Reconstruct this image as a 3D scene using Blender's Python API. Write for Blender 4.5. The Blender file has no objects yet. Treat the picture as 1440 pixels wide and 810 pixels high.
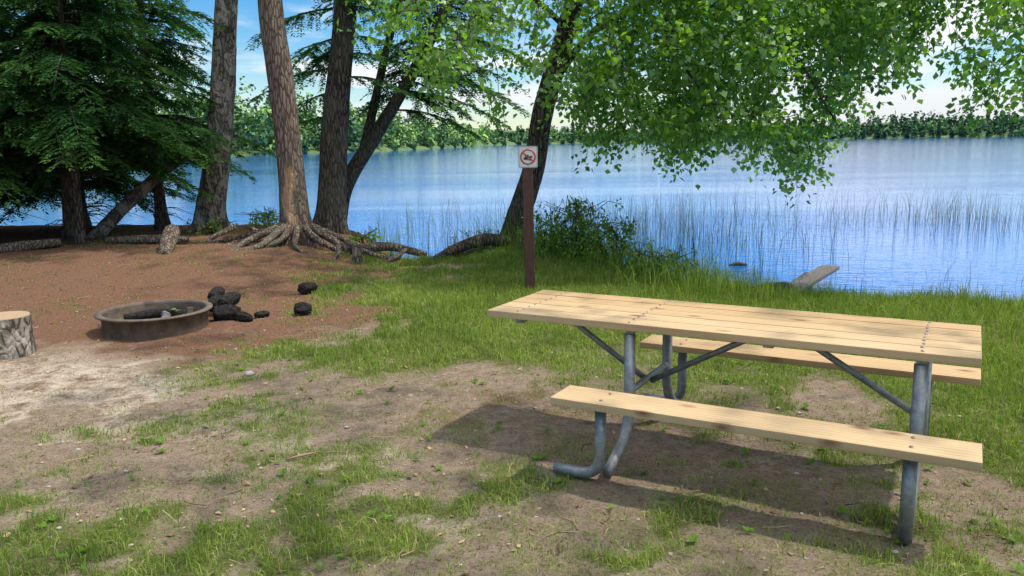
import bpy, bmesh, math, random
import numpy as np
from mathutils import Vector, Matrix, Euler
random.seed(7); rng=np.random.default_rng(11)
sc=bpy.context.scene
COL=sc.collection
WATER=-0.40

# ------------------------------------------------------------ helpers
def _h(ix,iy,iz,s):
    v=np.sin(ix*127.1+iy*311.7+iz*74.7+s*53.3)*43758.5453
    return v-np.floor(v)
def vn(x,y,z=0.0,s=0):
    x,y,z=np.broadcast_arrays(np.asarray(x,float),np.asarray(y,float),np.asarray(z,float))
    ix,iy,iz=np.floor(x),np.floor(y),np.floor(z)
    fx,fy,fz=x-ix,y-iy,z-iz
    fx=fx*fx*(3-2*fx);fy=fy*fy*(3-2*fy);fz=fz*fz*(3-2*fz)
    r=0
    for a in (0,1):
        wa=fx if a else 1-fx
        for b in (0,1):
            wb=fy if b else 1-fy
            for c in (0,1):
                wc=fz if c else 1-fz
                r=r+wa*wb*wc*_h(ix+a,iy+b,iz+c,s)
    return r
def fbm(x,y,z=0.0,o=4,s=0):
    r=0;a=.5;t=0
    for i in range(o):
        r=r+a*vn(np.asarray(x)*2**i,np.asarray(y)*2**i,np.asarray(z)*2**i,s+i);t+=a;a*=.5
    return r/t
def ss(a,b,x):
    t=np.clip((np.asarray(x,float)-a)/(b-a),0,1); return t*t*(3-2*t)
def nrmz(v):
    return v/np.maximum(np.linalg.norm(v,axis=-1,keepdims=True),1e-9)

def link(o,parent=None):
    COL.objects.link(o)
    if parent: o.parent=parent
    return o
def empty(name,loc=(0,0,0),rz=0):
    e=bpy.data.objects.new(name,None); e.location=loc; e.rotation_euler=(0,0,rz); COL.objects.link(e); return e
def mesh_np(name,V,F,mat,parent=None,attrs=None,smooth=False):
    V=np.asarray(V,np.float32);F=np.asarray(F,np.int32)
    me=bpy.data.meshes.new(name)
    me.vertices.add(len(V)); me.vertices.foreach_set('co',V.ravel())
    k=F.shape[1]
    me.loops.add(F.size); me.loops.foreach_set('vertex_index',F.ravel())
    me.polygons.add(len(F)); me.polygons.foreach_set('loop_start',np.arange(0,F.size,k,dtype=np.int32))
    if smooth: me.polygons.foreach_set('use_smooth',np.ones(len(F),bool))
    if attrs:
        for n,a in attrs.items():
            a=np.asarray(a,np.float32)
            if a.ndim==1:
                at=me.attributes.new(n,'FLOAT','POINT'); at.data.foreach_set('value',a)
            else:
                at=me.attributes.new(n,'FLOAT_COLOR','POINT'); at.data.foreach_set('color',np.c_[a,np.ones(len(a))].astype(np.float32).ravel())
    me.update(calc_edges=True)
    me.materials.append(mat)
    return link(bpy.data.objects.new(name,me),parent)
class Acc:
    def __init__(s): s.V=[];s.F=[];s.A=[];s.n=0
    def add(s,V,F,A=0.5):
        V=np.asarray(V,float);s.V.append(V);s.F.append(np.asarray(F)+s.n)
        s.A.append(np.broadcast_to(np.asarray(A,float),(len(V),)));s.n+=len(V)
    def build(s,name,mat,parent=None,smooth=False):
        return mesh_np(name,np.concatenate(s.V),np.concatenate(s.F),mat,parent,{'rnd':np.concatenate(s.A)},smooth)
def catmull(P,step):
    P=np.asarray(P,float)
    Q=np.vstack([2*P[0]-P[1],P,2*P[-1]-P[-2]]);out=[]
    for i in range(1,len(Q)-2):
        n=max(2,int(np.linalg.norm(Q[i+1][:3]-Q[i][:3])/step))
        for t in np.linspace(0,1,n,endpoint=False):
            a,b,c,d=Q[i-1],Q[i],Q[i+1],Q[i+2]
            out.append(.5*((2*b)+(-a+c)*t+(2*a-5*b+4*c-d)*t*t+(-a+3*b-3*c+d)*t**3))
    out.append(P[-1]);return np.array(out)
def tube(pts,rad,n=8,noise=0,nf=3.0,cap=True,seed=0,flare=None):
    pts=np.asarray(pts,float);rad=np.broadcast_to(np.asarray(rad,float),(len(pts),))
    T=np.gradient(pts,axis=0);T=nrmz(T)
    up=np.array([0,0,1.]) if abs(T[0][2])<.9 else np.array([0,1.,0])
    N=[];u=nrmz(np.cross(T[0],up))
    for t in T:
        u=u-t*np.dot(u,t);u=nrmz(u);N.append(u)
    N=np.array(N);B=np.cross(T,N)
    th=np.linspace(0,2*np.pi,n,endpoint=False)
    R=rad[:,None]*np.ones((1,n))
    if noise:
        L=np.r_[0,np.cumsum(np.linalg.norm(np.diff(pts,axis=0),axis=1))]
        cx=np.cos(th)*nf;cy=np.sin(th)*nf
        R=R*(1+noise*(2*fbm(cx[None,:]+0*L[:,None]+9,cy[None,:]+0*L[:,None]+9,(L*nf*.6)[:,None]+0*th[None,:],3,seed)-1))
    if flare is not None: R=R*flare(pts,th)
    V=pts[:,None,:]+R[:,:,None]*(np.cos(th)[None,:,None]*N[:,None,:]+np.sin(th)[None,:,None]*B[:,None,:])
    V=V.reshape(-1,3);m=len(pts)
    i=np.arange(m-1)[:,None];j=np.arange(n)[None,:];j2=(j+1)%n
    F=np.stack([i*n+j,i*n+j2,(i+1)*n+j2,(i+1)*n+j],-1).reshape(-1,4)
    if cap and n%2==0:
        V=np.vstack([V,pts[:1],pts[-1:]]);c0=m*n;c1=c0+1
        e=[]
        for q in range(0,n,2):
            e.append([c0,(q+2)%n,(q+1)%n,q]);e.append([c1,(m-1)*n+q,(m-1)*n+(q+1)%n,(m-1)*n+(q+2)%n])
        F=np.vstack([F,e])
    return V,F
def leafq(base,d,nr,L,W):
    d=nrmz(d);s=nrmz(np.cross(d,nr));up=np.cross(s,d)
    L=np.broadcast_to(L,(len(base),))[:,None];W=np.broadcast_to(W,(len(base),))[:,None]
    V=np.stack([base,base+d*L*.42+s*W*.5+up*W*.12,base+d*L,base+d*L*.42-s*W*.5+up*W*.12],1).reshape(-1,3)
    F=np.arange(len(base)*4).reshape(-1,4)
    return V,F
def rdir(n,zmul=1.0):
    v=rng.normal(size=(n,3));v[:,2]*=zmul;return nrmz(v)

# ------------------------------------------------------------ materials
class M:
    def __init__(s,name):
        s.m=bpy.data.materials.new(name);s.m.use_nodes=True;s.t=s.m.node_tree
        s.t.nodes.clear();s.out=s.n('ShaderNodeOutputMaterial')
    def n(s,ty,inp=None,**kw):
        nd=s.t.nodes.new(ty)
        for k,v in kw.items(): setattr(nd,k,v)
        if inp:
            for k,v in inp.items(): s.set(nd,k,v)
        return nd
    def set(s,nd,k,v):
        if isinstance(v,bpy.types.NodeSocket): s.t.links.new(v,nd.inputs[k])
        elif isinstance(v,bpy.types.Node): s.t.links.new(v.outputs[0],nd.inputs[k])
        else: nd.inputs[k].default_value=v
    def coord(s,kind='Object',scale=(1,1,1)):
        tc=s.n('ShaderNodeTexCoord');mp=s.n('ShaderNodeMapping',{'Vector':tc.outputs[kind],'Scale':scale});return mp
    def noise(s,vec,scale,detail=5,rough=.6,dist=0):
        return s.n('ShaderNodeTexNoise',{'Vector':vec,'Scale':scale,'Detail':detail,'Roughness':rough,'Distortion':dist}).outputs['Fac']
    def ramp(s,f,stops):
        r=s.n('ShaderNodeValToRGB');s.set(r,0,f);e=r.color_ramp.elements
        while len(e)<len(stops): e.new(.5)
        for i,(p,c) in enumerate(stops):
            e[i].position=p;e[i].color=(*c,1) if hasattr(c,'__len__') else (c,c,c,1)
        return r.outputs[0]
    def mix(s,f,a,b,mode='MIX'):
        x=s.n('ShaderNodeMix',data_type='RGBA',blend_type=mode)
        def st(i,v):
            if isinstance(v,(bpy.types.NodeSocket)): s.t.links.new(v,x.inputs[i])
            elif i==0: x.inputs[i].default_value=v
            else: x.inputs[i].default_value=(*v,1)
        st(0,f);st(6,a);st(7,b);return x.outputs[2]
    def math(s,op,a,b=0.5,clamp=False):
        x=s.n('ShaderNodeMath',operation=op,use_clamp=clamp);s.set(x,0,a);s.set(x,1,b);return x.outputs[0]
    def attr(s,name,fac=True):
        return s.n('ShaderNodeAttribute',attribute_name=name).outputs['Fac' if fac else 'Color']
    def bump(s,h,strength,dist=.01):
        return s.n('ShaderNodeBump',{'Height':h,'Strength':strength,'Distance':dist}).outputs[0]
    def pbr(s,col,rough=.7,metal=0,bump=None,spec=.4,**kw):
        b=s.n('ShaderNodeBsdfPrincipled',{'Roughness':rough,'Metallic':metal,'Specular IOR Level':spec})
        s.set(b,'Base Color',col if isinstance(col,bpy.types.NodeSocket) else (*col,1))
        if bump: s.set(b,'Normal',bump)
        for k,v in kw.items(): s.set(b,k,v)
        s.t.links.new(b.outputs[0],s.out.inputs[0]);return b
    def diff(s,col,bump=None):
        b=s.n('ShaderNodeBsdfDiffuse');s.set(b,'Color',col)
        if bump: s.set(b,'Normal',bump)
        s.t.links.new(b.outputs[0],s.out.inputs[0])
def leaf_mat(name,dark,light,trans=.45,tcol=None,gloss=0):
    m=M(name);a=m.attr('rnd')
    c=m.ramp(a,[(0,dark),(.6,tuple((d+l)/2 for d,l in zip(dark,light))),(1,light)])
    b=m.n('ShaderNodeBsdfDiffuse');m.set(b,'Color',c)
    t=m.n('ShaderNodeBsdfTranslucent')
    tc=m.mix(1.0,c,tcol or (1.5,1.5,.6),'MULTIPLY');m.set(t,'Color',tc)
    mx=m.n('ShaderNodeMixShader',{0:trans,1:b.outputs[0],2:t.outputs[0]})
    if gloss:
        g=m.n('ShaderNodeBsdfGlossy',{'Roughness':.45});g.inputs['Color'].default_value=(.9,1,.95,1)
        mx=m.n('ShaderNodeMixShader',{0:gloss,1:mx.outputs[0],2:g.outputs[0]})
    m.t.links.new(mx.outputs[0],m.out.inputs[0]);return m.m
def bark_mat(name,dark,light,sx=9,sz=1.6,peel=None):
    m=M(name);v=m.coord('Object',(sx,sx,sz))
    n1=m.noise(v,1.6,7,.65,.6)
    vo=m.n('ShaderNodeTexVoronoi',{'Vector':v,'Scale':1.5,'Randomness':1.0},feature='DISTANCE_TO_EDGE').outputs['Distance']
    cr=m.ramp(vo,[(0,0.0),(.18,1.0)])
    h=m.math('MULTIPLY',m.math('ADD',cr,.35),n1)
    c=m.ramp(h,[(.12,tuple(x*.5 for x in dark)),(.42,dark),(.75,light)])
    big=m.noise(m.coord('Object'),1.3,3)
    c=m.mix(m.ramp(big,[(.45,0.0),(.7,.5)]),c,(.13,.14,.10))
    if peel:
        p=m.noise(m.coord('Object',(5,5,3)),1.2,6,.7,1.0)
        c=m.mix(m.ramp(p,[(.50,0.0),(.56,.85)]),c,peel)
    sca=m.attr('scar')
    wd=m.noise(m.coord('Object',(30,30,2)),1.5,4)
    c=m.mix(sca,c,m.ramp(wd,[(.3,(.30,.18,.10)),(.7,(.55,.37,.23))]))
    m.diff(c,m.bump(h,.8,.03));return m.m

def mat_ground():
    m=M('ground_soil');z=m.attr('zone',False);sp=m.n('ShaderNodeSeparateColor',{0:z})
    P=m.coord('Object')
    n2=m.noise(P,14,6,.7);n3=m.noise(P,70,5,.75);n4=m.noise(P,5.5,5,.6,.4)
    soil=m.ramp(n2,[(.25,(.10,.070,.047)),(.5,(.24,.175,.120)),(.75,(.42,.33,.24))])
    soil=m.mix(m.ramp(n3,[(.42,0.0),(.62,.7)]),soil,(.39,.305,.22))
    sand=m.ramp(n3,[(.25,(.32,.24,.17)),(.5,(.57,.465,.35)),(.75,(.72,.63,.51))])
    need=m.ramp(n3,[(.28,(.055,.027,.018)),(.5,(.205,.105,.066)),(.72,(.38,.215,.14))])
    need=m.mix(m.ramp(n4,[(.4,0.0),(.7,.7)]),need,(.175,.115,.080))
    grn=m.ramp(n3,[(.25,(.055,.056,.022)),(.55,(.165,.175,.065)),(.8,(.32,.30,.15))])
    def msk(ch,lo=.35,w=.22,big=.7):
        a=m.math('ADD',sp.outputs[ch],m.math('MULTIPLY',m.math('SUBTRACT',n2,.5),.7))
        a=m.math('ADD',a,m.math('MULTIPLY',m.math('SUBTRACT',n4,.5),big))
        return m.ramp(a,[(lo,0.0),(lo+w,1.0)])
    c=m.mix(msk(0,.27,.3,.9),soil,sand);c=m.mix(msk(1,.33,.35,1.0),c,need);c=m.mix(msk(2,.30,.45,.9),c,grn)
    vo=m.n('ShaderNodeTexVoronoi',{'Vector':m.coord('Object',(1,.6,1)),'Scale':55.0},feature='F1')
    fl=m.ramp(vo.outputs['Distance'],[(.10,1.0),(.24,0.0)])
    flc=m.mix(.65,c,vo.outputs['Color'],'SOFT_LIGHT')
    flc=m.mix(.4,flc,(.40,.28,.18))
    c=m.mix(m.math('MULTIPLY',fl,.8),c,flc)
    dk=m.n('ShaderNodeTexVoronoi',{'Vector':m.coord('Object',(.7,1,1)),'Scale':31.0},feature='F1').outputs['Distance']
    c=m.mix(m.ramp(dk,[(.10,.75),(.2,0.0)]),c,(.09,.052,.034))
    h=m.math('ADD',m.math('MULTIPLY',n2,1.2),m.math('MULTIPLY',n3,.8))
    m.diff(c,m.bump(h,1.0,.028));return m.m
def mat_wood():
    m=M('pine_lumber')
    oi=m.n('ShaderNodeObjectInfo').outputs['Random']
    tc=m.n('ShaderNodeTexCoord');off=m.n('ShaderNodeCombineXYZ',{0:m.math('MULTIPLY',oi,37.0),1:m.math('MULTIPLY',oi,11.0),2:m.math('MULTIPLY',oi,5.0)})
    ad=m.n('ShaderNodeVectorMath',{0:tc.outputs['Object'],1:off.outputs[0]},operation='ADD')
    mp=m.n('ShaderNodeMapping',{'Vector':ad.outputs[0],'Scale':(.9,14,14)})
    w=m.n('ShaderNodeTexWave',{'Vector':mp,'Scale':.7,'Distortion':7.0,'Detail':3.0,'Detail Scale':.7},wave_type='BANDS',bands_direction='Y').outputs['Fac']
    fib=m.noise(m.n('ShaderNodeMapping',{'Vector':ad.outputs[0],'Scale':(4,160,160)}),1.0,3)
    c=m.ramp(w,[(0,(.54,.37,.19)),(.5,(.48,.31,.145)),(1,(.34,.20,.085))])
    c=m.mix(m.ramp(fib,[(.35,.35),(.6,0.0)]),c,(.32,.20,.095))
    c=m.mix(m.ramp(oi,[(0,0.0),(1,.5)]),c,(.55,.42,.25))
    k=m.n('ShaderNodeTexVoronoi',{'Vector':m.n('ShaderNodeMapping',{'Vector':ad.outputs[0],'Scale':(2.6,5.5,5.5)}),'Scale':1.0},feature='F1').outputs['Distance']
    c=m.mix(m.ramp(k,[(.05,.95),(.085,.6),(.17,0.0)]),c,(.15,.065,.025))
    st=m.noise(m.n('ShaderNodeMapping',{'Vector':ad.outputs[0],'Scale':(1,3,3)}),2.0,4)
    c=m.mix(m.ramp(st,[(.42,0.0),(.75,.5)]),c,(.34,.225,.12))
    m.pbr(c,.62,bump=m.bump(fib,.15,.002),spec=.25);return m.m
def mat_simple(name,c1,c2,scale=20,rough=.7,metal=0,b=.3,bd=.004,stretch=(1,1,1),spec=.4):
    m=M(name);n=m.noise(m.coord('Object',stretch),scale,6,.65)
    m.pbr(m.ramp(n,[(.3,c1),(.7,c2)]),rough,metal,m.bump(n,b,bd),spec);return m.m

MG=mat_ground();MW=mat_wood()
M_galv=mat_simple('galvanized_steel',(.19,.195,.19),(.38,.385,.375),26,.5,.6,.15,.002)
M_bolt=mat_simple('bolt_steel',(.2,.2,.2),(.32,.32,.32),60,.4,.9,.1,.001)
M_rust=mat_simple('fire_ring_steel',(.065,.048,.036),(.19,.145,.105),9,.75,.25,.4,.004)
M_char=mat_simple('charred_wood',(.004,.004,.004),(.045,.038,.034),30,.9,0,1,.03,(1,1,1),.15)
M_ash=mat_simple('ash',(.03,.027,.025),(.20,.185,.17),16,.95,0,1,.02)
M_post=mat_simple('brown_painted_wood',(.060,.024,.018),(.11,.047,.036),10,.6,0,.3,.002,(6,6,.7))
M_white=mat_simple('sign_white',(.60,.60,.60),(.70,.70,.70),8,.45,0,.02,.001)
M_red=mat_simple('sign_red',(.50,.05,.02),(.6,.07,.03),8,.45,0,.02,.001)
M_black=mat_simple('sign_black',(.012,.012,.012),(.025,.025,.025),8,.5,0,.02,.001)
M_grey=mat_simple('weathered_wood',(.055,.048,.042),(.20,.18,.155),8,.85,0,.6,.006,(1,12,12))
M_wetwood=mat_simple('wet_dark_wood',(.012,.010,.009),(.05,.04,.034),10,.6,0,.8,.01)
M_root=bark_mat('root_bark',(.11,.082,.062),(.27,.215,.17),14,5)
M_pine=bark_mat('pine_bark',(.135,.093,.074),(.29,.215,.18),17,3.2)
M_dark=bark_mat('dark_bark',(.062,.048,.040),(.155,.13,.11),15,3)
M_birch=bark_mat('birch_bark',(.11,.09,.074),(.26,.22,.185),11,5,peel=(.38,.33,.28))
M_stone=mat_simple('stone',(.22,.20,.18),(.42,.39,.35),12,.8,0,.4,.004)
M_cut=M('cut_wood')
_r=M_cut.n('ShaderNodeTexWave',{'Vector':M_cut.coord('Object'),'Scale':14.0,'Distortion':1.5},wave_type='RINGS',rings_direction='Z').outputs['Fac']
M_cut.pbr(M_cut.ramp(_r,[(0,(.42,.30,.18)),(1,(.26,.17,.095))]),.8);M_cut=M_cut.m
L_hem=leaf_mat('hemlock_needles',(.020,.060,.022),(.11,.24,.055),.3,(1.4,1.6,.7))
L_broad=leaf_mat('broad_leaves',(.065,.165,.024),(.23,.41,.06),.54,(1.7,1.7,.5),.05)
L_grass=leaf_mat('grass_blades',(.090,.165,.024),(.34,.41,.11),.40)
L_dry=leaf_mat('dry_grass',(.20,.16,.08),(.50,.42,.24),.25,(1.1,1.1,.9))
L_reed=leaf_mat('reed_stalks',(.06,.08,.04),(.18,.20,.11),.15,(1.1,1.1,.7))
L_lit=leaf_mat('dry_litter',(.09,.05,.03),(.48,.34,.22),.1,(1,1,1))
L_shrub=leaf_mat('shrub_leaves',(.08,.18,.028),(.25,.41,.08),.45)

# ------------------------------------------------------------ terrain
SH=np.array([(-3000,60),(-200,40),(-60,22),(-30,19),(-14,17.2),(-8,16.6),(-5.2,16.2),(-3.9,16.0),(-2.6,15.3),(-2.1,13.2),(-1.4,12.6),(-.6,12.8),(0.2,14.0),(.9,13.1),(1.5,11.5),(2.2,9.9),(3.0,9.0),(4.0,8.5),(5.2,8.2),(8,7.9),(14,7.2),(30,5),(200,-20),(3000,-300)],float)
def shdist(x,y):
    x=np.asarray(x,float);y=np.asarray(y,float);d=np.full(x.shape,1e9)
    for a,b in zip(SH[:-1],SH[1:]):
        ab=b-a;t=np.clip(((x-a[0])*ab[0]+(y-a[1])*ab[1])/(ab@ab),0,1)
        d=np.minimum(d,np.hypot(x-a[0]-t*ab[0],y-a[1]-t*ab[1]))
    return np.where(y<np.interp(x,SH[:,0],SH[:,1]),d,-d)
def H(x,y):
    d=shdist(x,y)
    b=.22*ss(-1.4,-4,x)*ss(8.5,12,y)+.05*(fbm(np.asarray(x)*.5,np.asarray(y)*.5,0,3,3)-.5)+.025*(fbm(np.asarray(x)*3,np.asarray(y)*3,0,3,5)-.5)
    d=d+.35*(fbm(np.asarray(x)*1.3,np.asarray(y)*1.3,0,3,8)-.5)
    return b*ss(60,20,np.hypot(x,y))-1.1*ss(.45,-1.5,d)
def zones(x,y):
    x=np.asarray(x,float);y=np.asarray(y,float)
    n=fbm(x*.9,y*.9,0,4,21)-.5; n2=fbm(x*2.3,y*2.3,0,4,31)-.5; n3=fbm(x*6,y*6,0,3,41)-.5
    lush=ss(-2.5,-1.1,x+n*2.2+n2*1.6+n3*.8)*ss(4.7,6.8,y+n*2.2+n2*1.5+n3*.8+.30*x)
    lush=np.maximum(lush,ss(1.6,2.9,x+n*1.2+n2*1.4+.12*(y-4)))
    lush=lush*(1-ss(-1.2,-2.0,x)*ss(9.4,10.6,y)*.8)
    lush=lush*(1-.85*ss(.0,-1.1,x+n*1.2+n2)*ss(9.0,10.6,y+n+n2))
    fore=.36+.50*ss(.34,.66,.5+n2*1.6+n*.6+n3*.8)
    fore=fore*(.8+.3*ss(4.4,3.2,y))
    g=np.clip(np.maximum(lush,fore)+n3*.3,0,1)
    left=ss(-1.5,-3.0,x+n*1.5+n2)*ss(4.3,5.6,y+n)
    g=g*(1-.78*left)
    dark=ss(1.5,.3,np.hypot((x-.0)*.75,(y-5.1)*1.0)+n2)
    g=g*(1-.5*dark)
    need=ss(-.8,-2.2,x+n*1.8+n2*1.4)*ss(5.9,8.0,y+n*2.0+n2*1.8-.1*x)
    need=np.maximum(need,.5*dark*ss(.35,.65,.5+n2+n3))
    need=np.maximum(need,.45*ss(.52,.7,.5+n2*1.3-n)*ss(3.5,4.5,y))
    sand=np.clip(.42+1.9*n2+.5*n+.7*n3,0,1)*ss(7.0,5.4,y)*(1-.8*dark)
    sand=np.maximum(sand,ss(-1.9,-3.2,x+n2*1.5)*ss(4.4,5.2,y+n2)*ss(7.2,5.9,y+n*1.8+n2*1.3)*(.55+n2*1.9))
    sand=sand*(1-lush*.8)
    return np.clip(sand,0,1),np.clip(need,0,1),g
def axis(lo,hi,step,far):
    a=np.arange(lo,hi,step);o=[];d=step
    p=hi
    while p<far: o.append(p);d*=1.35;p+=d
    q=[];d=step*1.35;p=lo-d
    while p>-far: q.append(p);d*=1.35;p-=d
    return np.r_[q[::-1],a,o,[far]]
xs=axis(-9.5,7,.05,3500);ys=axis(1.5,17,.05,3500)
X,Y=np.meshgrid(xs,ys);Xf,Yf=X.ravel(),Y.ravel()
Z=H(Xf,Yf);s_,n_,g_=zones(Xf,Yf)
Z=Z+.018*(fbm(Xf*9,Yf*9,0,3,77)-.5)*(1-ss(40,60,np.hypot(Xf,Yf)))
nx,ny=len(xs),len(ys)
i=np.arange(ny-1)[:,None];j=np.arange(nx-1)[None,:]
F=np.stack([i*nx+j,i*nx+j+1,(i+1)*nx+j+1,(i+1)*nx+j],-1).reshape(-1,4)
mesh_np('ground',np.c_[Xf,Yf,Z],F,MG,None,{'zone':np.c_[s_,n_,g_]},True)

# ------------------------------------------------------------ water
m=M('lake_water')
P=m.coord('Object',(1,2.2,1))
w1=m.noise(P,1.6,4,.55);w2=m.noise(P,6.5,3,.5);w3=m.noise(m.coord('Object',(.03,.16,1)),1.0,3,.5)
hh=m.math('ADD',m.math('MULTIPLY',w1,1.0),m.math('MULTIPLY',w2,.3))
hh=m.math('MULTIPLY',hh,m.ramp(w3,[(.35,.4),(.65,1.0)]))
m.pbr((.020,.15,.48),.04,0,m.bump(hh,.34,.06),.5,IOR=1.5)
mesh_np('lake_water',[(-3500,-3500,WATER),(3500,-3500,WATER),(3500,3500,WATER),(-3500,3500,WATER)],[[0,1,2,3]],m.m)

# ------------------------------------------------------------ far shore
AZ=np.array([-85,-45,-30,-20,-9.4,-5,-2.5,0,10,18,30,45,85.]);DD=np.array([140,150,165,190,240,320,430,640,760,800,820,700,500.])
HT=np.array([14,14,14,14,13,11,9,10,11,13,15,16,16.])
def farD(a): return np.interp(a,AZ,DD)
az=np.linspace(-85,85,240);rows=[(0,-.6),(4,.3),(30,2),(90,7),(250,10),(1200,14),(2200,14)]
V=[]
for dd,z in rows:
    D=farD(az)+dd;zz=z+ (3*(fbm(az*.15+5,az*0+1,0,3,2)-.3)*dd/90 if 30<=dd<=250 else 0)+ (ss(14,34,az)*6 if dd>=90 else 0)
    V.append(np.c_[D*np.sin(np.radians(az)),D*np.cos(np.radians(az)),zz+0*az])
V=np.concatenate(V);n=len(az)
i=np.arange(len(rows)-1)[:,None];j=np.arange(n-1)[None,:]
F=np.stack([i*n+j,i*n+j+1,(i+1)*n+j+1,(i+1)*n+j],-1).reshape(-1,4)
M_hill=mat_simple('hill_forest_floor',(.05,.09,.03),(.11,.18,.05),.2,.9,0,.5,.5)
mesh_np('hills',V,F,M_hill,None,None,True)
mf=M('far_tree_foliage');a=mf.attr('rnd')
c=mf.ramp(a,[(0,(.030,.068,.042)),(.4,(.095,.185,.085)),(.75,(.20,.33,.095)),(1,(.36,.51,.13))])  # darker stops lifted toward blue: distance haze put into the foliage colour
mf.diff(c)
FB=[];FD=[];FN=[];FS=[];FA=[]
def fartree(x,y,z,h,r,nq,con,shade,qs):
    u=rdir(nq);t=(u[:,2]+1)/2
    if con:
        t=rng.uniform(0,1,nq);a=rng.uniform(0,6.28,nq);rr=(1-t)*1.1+.08
        p=np.c_[np.cos(a)*rr*r,np.sin(a)*rr*r,t*h];u=nrmz(np.c_[np.cos(a),np.sin(a),.5+0*a])
    else:
        ph=random.random()*50
        k=(1+.7*(fbm(u[:,0]*1.6+ph,u[:,1]*1.6+9,u[:,2]*1.6+9,2,4)-.5))
        p=u*k[:,None]*np.array([r,r,h*.47])+np.array([0,0,h*.53])
    FB.append(p+np.array([x,y,z]));FN.append(u+rng.normal(0,.35,(nq,3))+np.array([0,-.0,.35]));FD.append(rdir(nq));FS.append(rng.uniform(.6,1.3,nq)*qs)
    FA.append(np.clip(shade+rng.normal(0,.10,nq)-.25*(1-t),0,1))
a0=-62.
while a0<62:
    D=float(farD(a0));hh=float(np.interp(a0,AZ,HT));near=D<450;sp=4.4 if near else 6.0
    for rr in range(6):
        dd=3+rr*(7 if D<400 else 14)+random.uniform(-2,2);aa=a0+random.uniform(-.5,.5)*math.degrees(sp/D)*1.4
        D2=float(farD(aa))+dd
        zz=float(np.interp(dd,[0,30,90],[-.3,2,5]))+float(ss(16,34,aa))*dd/12
        h=hh*random.uniform(.45,1.1)*(.65 if rr==0 else 1)*(.7+.6*float(vn(aa*.5,rr*3.)))
        con=random.random()<(.25 if aa<5 else .5)
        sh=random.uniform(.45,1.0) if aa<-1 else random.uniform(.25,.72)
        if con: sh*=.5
        fartree(D2*math.sin(math.radians(aa)),D2*math.cos(math.radians(aa)),zz-.5,h,h*(random.uniform(.16,.22) if con else random.uniform(.24,.36)),190 if near else 60,con,sh,1.25 if near else 2.6)
    a0+=math.degrees(sp/D)
FS=np.concatenate(FS);FB=np.concatenate(FB)
V,F=leafq(FB,np.concatenate(FD),np.concatenate(FN),FS,FS*.8)
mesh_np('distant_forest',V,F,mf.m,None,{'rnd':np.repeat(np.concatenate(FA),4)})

# ------------------------------------------------------------ grass
def blades(name,x,y,h,w,mat,lean=.35,rn=None,z=None,parent=None):
    n=len(x);z=H(x,y) if z is None else z
    b=np.c_[x,y,z-.005];a=rng.uniform(0,2*np.pi,n);s=np.c_[np.cos(a),np.sin(a),0*a]
    ld=rdir(n,.1)*np.array([1,1,0]);ld=nrmz(ld+1e-6)
    l=(np.abs(rng.normal(0,lean,n))*h)[:,None]
    m1=b+np.c_[0*x,0*x,h*.55]+ld*l*.3;t=b+np.c_[0*x,0*x,h]+ld*l-np.c_[0*x,0*x,l[:,0]*.35]
    w=np.broadcast_to(w,(n,))[:,None]
    V=np.stack([b-s*w*.5,b+s*w*.5,m1-s*w*.42,m1+s*w*.42,t-s*w*.06,t+s*w*.06],1).reshape(-1,3)
    k=np.arange(n)[:,None]*6
    F=np.concatenate([k+[0,1,3,2],k+[2,3,5,4]],1).reshape(-1,4)
    rn=rng.uniform(0,1,n) if rn is None else rn
    return mesh_np(name,V,F,mat,parent,{'rnd':np.repeat(rn,6)})
N=740000
x=rng.uniform(-7,7.5,N);y=2.2+rng.uniform(0,1,N)**1.4*13.0
ins=(np.abs(x)<y*.70+.7);x,y=x[ins],y[ins]
_,_,g=zones(x,y);d=shdist(x,y)
cl=.6*fbm(x*5,y*5,0,3,61)+.4*fbm(x*17,y*17,0,2,62)
pk=rng.uniform(0,1,len(x))<np.clip(g**1.15*ss(.38-.12*g,.60-.1*g,cl)*1.0,0,1)*(d>-.1)
x,y,g,d=x[pk],y[pk],g[pk],d[pk]
h=(.016+.056*g**1.3*rng.uniform(.3,1.3,len(x)))*(1+.7*ss(6,9,y))*(1+.6*ss(2.6,3.6,x))
rn=np.clip(.50+.26*rng.normal(size=len(x))+.7*(fbm(x*.8,y*.8,0,3,5)-.5),0,1)
blades('grass',x,y,h,.0045+.0007*np.maximum(y-4,0),L_grass,.75,rn)
k=rng.uniform(0,1,len(x))<.11
blades('dry_grass',x[k]+rng.normal(0,.03,k.sum()),y[k]+rng.normal(0,.03,k.sum()),h[k]*rng.uniform(.5,1.2,k.sum()),.0045,L_dry,1.3)
N=120000
x=rng.uniform(-2.6,8.5,N);y=rng.uniform(3.0,16,N);d=shdist(x,y)
pr=ss(1.7,.3,d)*ss(-.95,-.3,d)*ss(-.4,.3,x)
pr=np.maximum(pr,.22*ss(-.75,-.2,d)*ss(.9,.0,d)*ss(-2.6,-1.4,x))
pr=np.maximum(pr,.4*ss(2.6,3.6,x)*ss(3.0,4.2,y)*(d>0))
pr*=ss(.28,.55,fbm(x*1.5,y*1.5,0,3,91))
pk=rng.uniform(0,1,N)<pr;x,y,d=x[pk],y[pk],d[pk]
h=rng.uniform(.16,.68,len(x))*(.45+.65*ss(1.7,0,d))*(.6+.8*fbm(x*2,y*2,0,2,19))
h*=1-.58*ss(2.1,3.1,x)
blades('tall_grass',x,y,h,rng.uniform(.005,.010,len(x)),L_grass,.45,np.clip(rng.normal(.38,.27,len(x)),0,1))

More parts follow.
